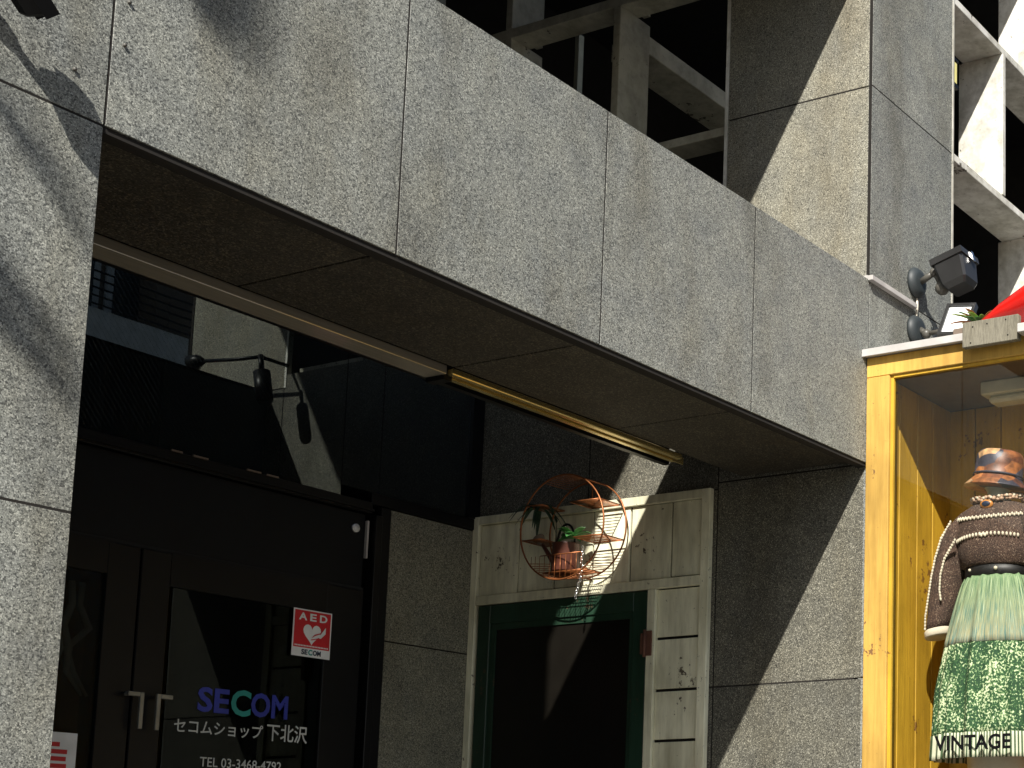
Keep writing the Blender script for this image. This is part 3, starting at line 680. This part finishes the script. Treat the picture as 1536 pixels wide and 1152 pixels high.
def arc(z, a, bb, y0, y1, dz=0):
    t0, t1 = math.pi-math.asin(max(-1, min(1, y0/a))), math.pi-math.asin(max(-1, min(1, y1/a)))
    return [(CX+bb*math.cos(t0+(t1-t0)*k/20), CY+a*math.sin(t0+(t1-t0)*k/20), z+dz*math.sin(math.pi*k/20)) for k in range(21)]
beads(arc(3.052, .205, .137, .18, -.18, -.012), .0068)
beads(arc(2.945, .203, .150, .16, -.16, .012), .008)
beads([(CX-.075, CY+.205, 3.045), (CX-.09, CY+.245, 2.97), (CX-.09, CY+.275, 2.88), (CX-.09, CY+.293, 2.80), (CX-.085, CY+.312, 2.70), (CX-.08, CY+.328, 2.62), (CX-.07, CY+.335, 2.56)], .0062)
beads([(CX-.135, CY+.150, 2.945), (CX-.113, CY+.215, 2.87), (CX-.112, CY+.235, 2.80), (CX-.11, CY+.24, 2.73), (CX-.105, CY+.235, 2.68)], .0062)
obj('wool_trim', tr, M['bead'], mn, kind='stuff')
obj('belt', MB().loft([ell((CX, CY, z), a, bb) for z, a, bb in ((2.782, .152, .122), (2.785, .156, .126), (2.828, .156, .126), (2.83, .152, .122))]), M['blackbelt'], mn)
bt = MB(); bt.ball((CX-.127, CY-.05, 2.806), .010); bt.ball((CX-.105, CY+.09, 2.81), .008); obj('belt_stud', bt, M['bead'], mn)
def pleat(amp, k=17): return lambda t: 1+amp*(math.sin(k*t)+.5*math.sin(k*1.7*t+1.3)+.35*math.sin(5*t+.5))
def skirt(z0, z1, mat, name, steps, am=1.0):
    def prof(z):
        t = (2.79-z)/(2.79-1.955); a = .150+.155*min(1, (t*1.6))**.7*.72+.042*t; return a, a*.78
    rr = []
    for i in range(steps+1):
        z = z0+(z1-z0)*i/steps; a, bb = prof(z); t = (2.79-z)/.835; rr.append(ell((CX, CY, z), a*am, bb*am, 160, pleat(.026+.032*t)))
    o = obj(name, MB().loft(rr, cap=False), mat, mn); md = o.modifiers.new('thickness', 'SOLIDIFY'); md.thickness = .003; return o
skirt(2.79, 2.475, sk1, 'skirt', 10, 1.0); skirt(2.50, 2.065, sk2, 'skirt_lower_tier', 12, .985); skirt(2.075, 1.965, sk3, 'skirt_hem', 5, .99)
# collar beads and brooch
nb = MB(); rnd = random.Random(4)
for i in range(26):
    t = math.pi+R(-115)+R(230)*i/25; a, bb = .118, .098
    for q in range(2):
        nb.ball((CX+(bb+.008)*math.cos(t)+rnd.uniform(-.005, .005), CY+a*math.sin(t), 3.118+.012*q+.02*abs(math.sin(t))+rnd.uniform(-.004, .004)), rnd.uniform(.009, .013), (1, 1, .8), 1)
obj('bead_collar', nb, [M['shell']], mn, kind='stuff')
nb = MB()
for i in range(14):
    t = math.pi+R(-110)+R(220)*i/13; nb.ball((CX+.112*math.cos(t), CY+.124*math.sin(t), 3.128+.02*abs(math.sin(t))), .008, (1, 1, 1), 1)
obj('pale_bead', nb, M['bead'], mn, kind='stuff')
bc = MB(); mm = Matrix.Rotation(R(-18), 3, 'Y')
bc.ball((CX-.118, CY-.0, 3.100), .034, (.28, 1, .62), 2, mm); o = obj('brooch', bc, M['brooch'], mn)
bc = MB(); bc.ball((CX-.125, CY-.0, 3.101), .022, (.3, 1, .6), 2, mm); obj('brooch_stone', bc, M['navy'], o)
# hat
ht = MB(); hm = Matrix.Rotation(R(7), 4, 'X'); rr = []
for z, a, bb in ((.0, .148, .15), (.006, .145, .147), (.03, .122, .125), (.045, .112, .115), (.05, .108, .11), (.10, .112, .112), (.15, .108, .108), (.168, .095, .095), (.176, .05, .05), (.177, .01, .01)):
    rr.append([Vector((CX-.01, CY+.002, 3.192))+(hm.to_3x3() @ Vector((p[0], p[1], p[2]))) for p in ell((0, 0, z), a, bb, 28, (lambda t: 1+.03*math.sin(3*t+1)) if z < .04 else (lambda t: 1+.012*math.sin(5*t)))])
ht.loft(rr)
obj('hat', ht, M['hat'], mn)
hb = MB()
for z0, w_ in ((.053, .007),):
    rg = [[Vector((CX-.01, CY+.002, 3.192))+(hm.to_3x3() @ Vector(p)) for p in ell((0, 0, z0+dz), .114+e, .115+e, 28)] for dz, e in ((0, 0), (.002, .003), (w_, .003), (w_+.002, 0))]
    hb.loft(rg, cap=False)
obj('hat_band', hb, M['hatband'], mn)

# ---------------------------------------------------------------- floodlights
def flood(base, label, knuckle, head_c, normal, roll, lens, sensor=True, size=(.20, .15, .12), name='floodlight', axes=None, wall_n=Vector((0, -1, 0)), mats=('darkgrey', 'grey')):
    root = thing(name, base, label, 'floodlight'); B = Vector(base)
    obj('wall_plate', MB().tube([B, B+wall_n*.012, B+wall_n*.022, B+wall_n*.034, B+wall_n*.04], [.072, .075, .068, .060, .04], 28), M['rubber'], root)
    K = Vector(knuckle); H = Vector(head_c)
    arm = MB().tube([B+wall_n*.035, K], .016, 10); arm.ball(K, .024, (1, 1, 1), 2); arm.tube([K, H-Vector(normal).normalized()*size[2]*.7], .012, 8)
    obj('arm', arm, M['grey'], root)
    n = Vector(normal).normalized(); q = n.to_track_quat('Z', 'Y').to_matrix().to_4x4() @ Matrix.Rotation(roll, 4, 'Z'); m = Matrix.Translation(H) @ q
    if axes:
        ex = Vector(axes).normalized(); ey = n.cross(ex).normalized(); ex = ey.cross(n)
        m = Matrix.Translation(H) @ Matrix((ex, ey, n)).transposed().to_4x4()
    w_, h_, d_ = size
    def rect(a, c_, z, k=.86):
        cut = .16
        return [(-a, -c_*(1-cut), z), (-a*(1-cut), -c_, z), (a*(1-cut), -c_, z), (a, -c_*(1-cut), z), (a, c_*(1-cut), z), (a*(1-cut), c_, z), (-a*(1-cut), c_, z), (-a, c_*(1-cut), z)]
    hd = MB(); hd.loft([[m @ Vector(p) for p in r] for r in (rect(w_*.30, h_*.28, -d_), rect(w_*.39, h_*.38, -d_*.84), rect(w_*.46, h_*.46, -.028))], smooth=False)
    obj('lamp_body', hd, M[mats[0]], root)
    rim = MB(); a, c_ = w_/2, h_/2; t = .016
    for x0, x1, y0, y1 in ((-a, a, -c_, -c_+t), (-a, a, c_-t, c_), (-a, -a+t, -c_+t, c_-t), (a-t, a, -c_+t, c_-t)):
        g = bmesh.ops.create_cube(rim.bm, size=1)
        for v in g['verts']: v.co = m @ Vector(((x0+x1)/2+v.co.x*(x1-x0), (y0+y1)/2+v.co.y*(y1-y0), -.012+v.co.z*.032))
    obj('lamp_rim', rim, M[mats[0]], root)
    ln = MB(); ln.quad(*[m @ Vector(p) for p in ((-a+t, -c_+t, -.006), (a-t, -c_+t, -.006), (a-t, c_-t, -.006), (-a+t, c_-t, -.006))]); obj('lens', ln, lens, root)
    cl = MB(); g = bmesh.ops.create_cube(cl.bm, size=1)
    for v in g['verts']: v.co = m @ Vector((a*.15+v.co.x*.022, -c_-.004+v.co.y*.012, -.02+v.co.z*.05))
    obj('clip', cl, M['chain'] if sensor else M[mats[0]], root)
    if sensor:
        S = K+Vector((.0, -.045, -.085)); obj('sensor', MB().ball(S, .036, (1, 1, 1), 2).tube([K, S], .012, 8), M['grey'], root)
    return root
flood((6.36, 3.598, 4.295), 'dark grey floodlight on the pillar tilted upward, the upper of two', (6.36, 3.49, 4.33), (6.36, 3.385, 4.375), (0.02, .27, .96), R(40), M['lens'], size=(.18, .175, .16), axes=(1, 0, 0))
flood((6.36, 3.598, 4.055), 'dark floodlight with its lens coloured pale as sky glare, just above the yellow window roof', (6.36, 3.53, 4.03), (6.30, 3.335, 4.055), (-.86, -.12, .42), R(84), M['lens'], sensor=False, size=(.20, .15, .08))
o = obj('power_cable', MB().tube([(6.37, 3.59, 4.22), (6.372, 3.588, 4.18), (6.365, 3.59, 4.13), (6.362, 3.59, 4.10)], .006, 6), M['cream']); o['label'] = 'short cream cable joining the two floodlight plates'; o['category'] = 'cable'
flood((1.80, 3.598, 3.62), 'black lamp head above the left pillar at the corner of the view', (1.86, 3.50, 3.60), (2.05, 3.455, 3.492), (.55, -.62, .55), R(45), M['charcoal'], sensor=False, size=(.13, .11, .07), mats=('black', 'black'))
# arm lamp seen reflected in the transom glass
gl = thing('gooseneck_lamp', (5.94, 4.47, 4.25), 'dark arm lamp fixed behind the beam, seen reflected in the glass', 'lamp')
obj('lamp_arm', MB().tube([(5.93, 4.46, 4.29), (5.75, 4.46, 4.29), (5.75, 4.2, 4.31), (5.75, 3.97, 4.335)], .011, 8), M['black'], gl)
obj('lamp_shade', MB().tube([(5.75, 4.0, 4.33), (5.75, 3.95, 4.34), (5.75, 3.90, 4.33)], [.012, .035, .05], 16), M['black'], gl)
obj('junction_box', MB().tube([(5.75, 4.48, 4.20), (5.75, 4.52, 4.03)], .045, 12).tube([(5.75, 4.46, 4.3), (5.75, 4.48, 4.2)], .015, 8), M['black'], gl)

# ---------------------------------------------------------------- across the street: reflected building
ob = thing('opposite_building', (12, -4.0, 0), 'pale building across the street, seen only as a reflection in the transom glass', 'building')
w_ = MB(); w_.box(7.5, 22, -10, -4.0, 0, 6.9); w_.box(7.5, 22, -10, -4.35, 6.9, 8.8); w_.box(7.5, 22, -10, -4.0, 8.8, 10.2); w_.box(10.97, 11.6, -4.35, -4.0, 6.9, 8.8)
obj('wall', w_, M['brick'], ob)
obj('balcony_wall', MB().box(8.2, 11.34, -4.0, -3.92, 6.2, 7.38), M['whitewall'], ob)
for x in (8.3, 9.0, 9.9, 10.6):
    f = obj('window', MB().box(x, x+.62, -4.35, -4.31, 7.2, 8.6), M['whitewall'], ob); obj('pane', MB().box(x+.08, x+.54, -4.31, -4.30, 7.28, 8.5), M['rubber'], f)
for i in range(5): obj('balcony_rail', MB().tube([(8.2, -3.9, 7.42+i*.09), (11.34, -3.9, 7.42+i*.09)], .012, 5), M['black'], ob)
lbd = thing('street_building', (-16, 14, 0), 'brown brick building at the left end of the street, seen faintly in the glass', 'building')
obj('wall', MB().box(-20, -16, 4, 26, 0, 12), M['brick'], lbd)
for k in range(6):
    for q in range(3): obj('window', MB().box(-16, -15.95, 6+k*3.2, 7.4+k*3.2, 2+q*3.3, 3.6+q*3.3), M['flash'], lbd)
# utility pole whose transformer and cables shade the wall
up = thing('utility_pole', (-4.1, .7, 0), 'concrete utility pole with a transformer and cables, out of view but shading the wall', 'utility pole')
obj('pole', MB().tube([(-4.1, .7, 0), (-4.1, .7, 11)], [.17, .12], 14), M['conc'], up)
obj('crossarm', MB().box(-4.2, -3.2, .68, .72, 9.3, 9.36), M['grey'], up)
TX = Vector((2.52, 3.6, 3.74))+Vector((-1.15, -.575, 1))*5
obj('transformer', MB().tube([TX, TX+Vector((.05, 0, .08)), TX+Vector((.05, 0, .75))], [.05, .085, .085], 18), M['grey'], up)
S1 = Vector((-1.15, -.575, 1))
def cable(P0, P1, t, r, n):
    a, c_ = Vector(P0)+S1*t, Vector(P1)+S1*t; d = (a-c_).normalized()
    obj('cable', MB().tube([(-4.0, .7, 8.9+.1*n), a+d*.4, a, c_, (1.0+.05*n, 3.58, 4.62-.3*n)], r, 8), M['black'], up)
cable((1.98, 3.6, 3.36), (2.32, 3.6, 2.98), 4.2, .018, 1)
cable((2.07, 3.6, 3.35), (2.30, 3.6, 3.08), 4.0, .008, 2)
cable((2.05, 3.6, 2.93), (2.31, 3.6, 2.69), 4.8, .02, 3)
cable((2.05, 3.6, 2.86), (2.31, 3.6, 2.60), 5.5, .03, 4)
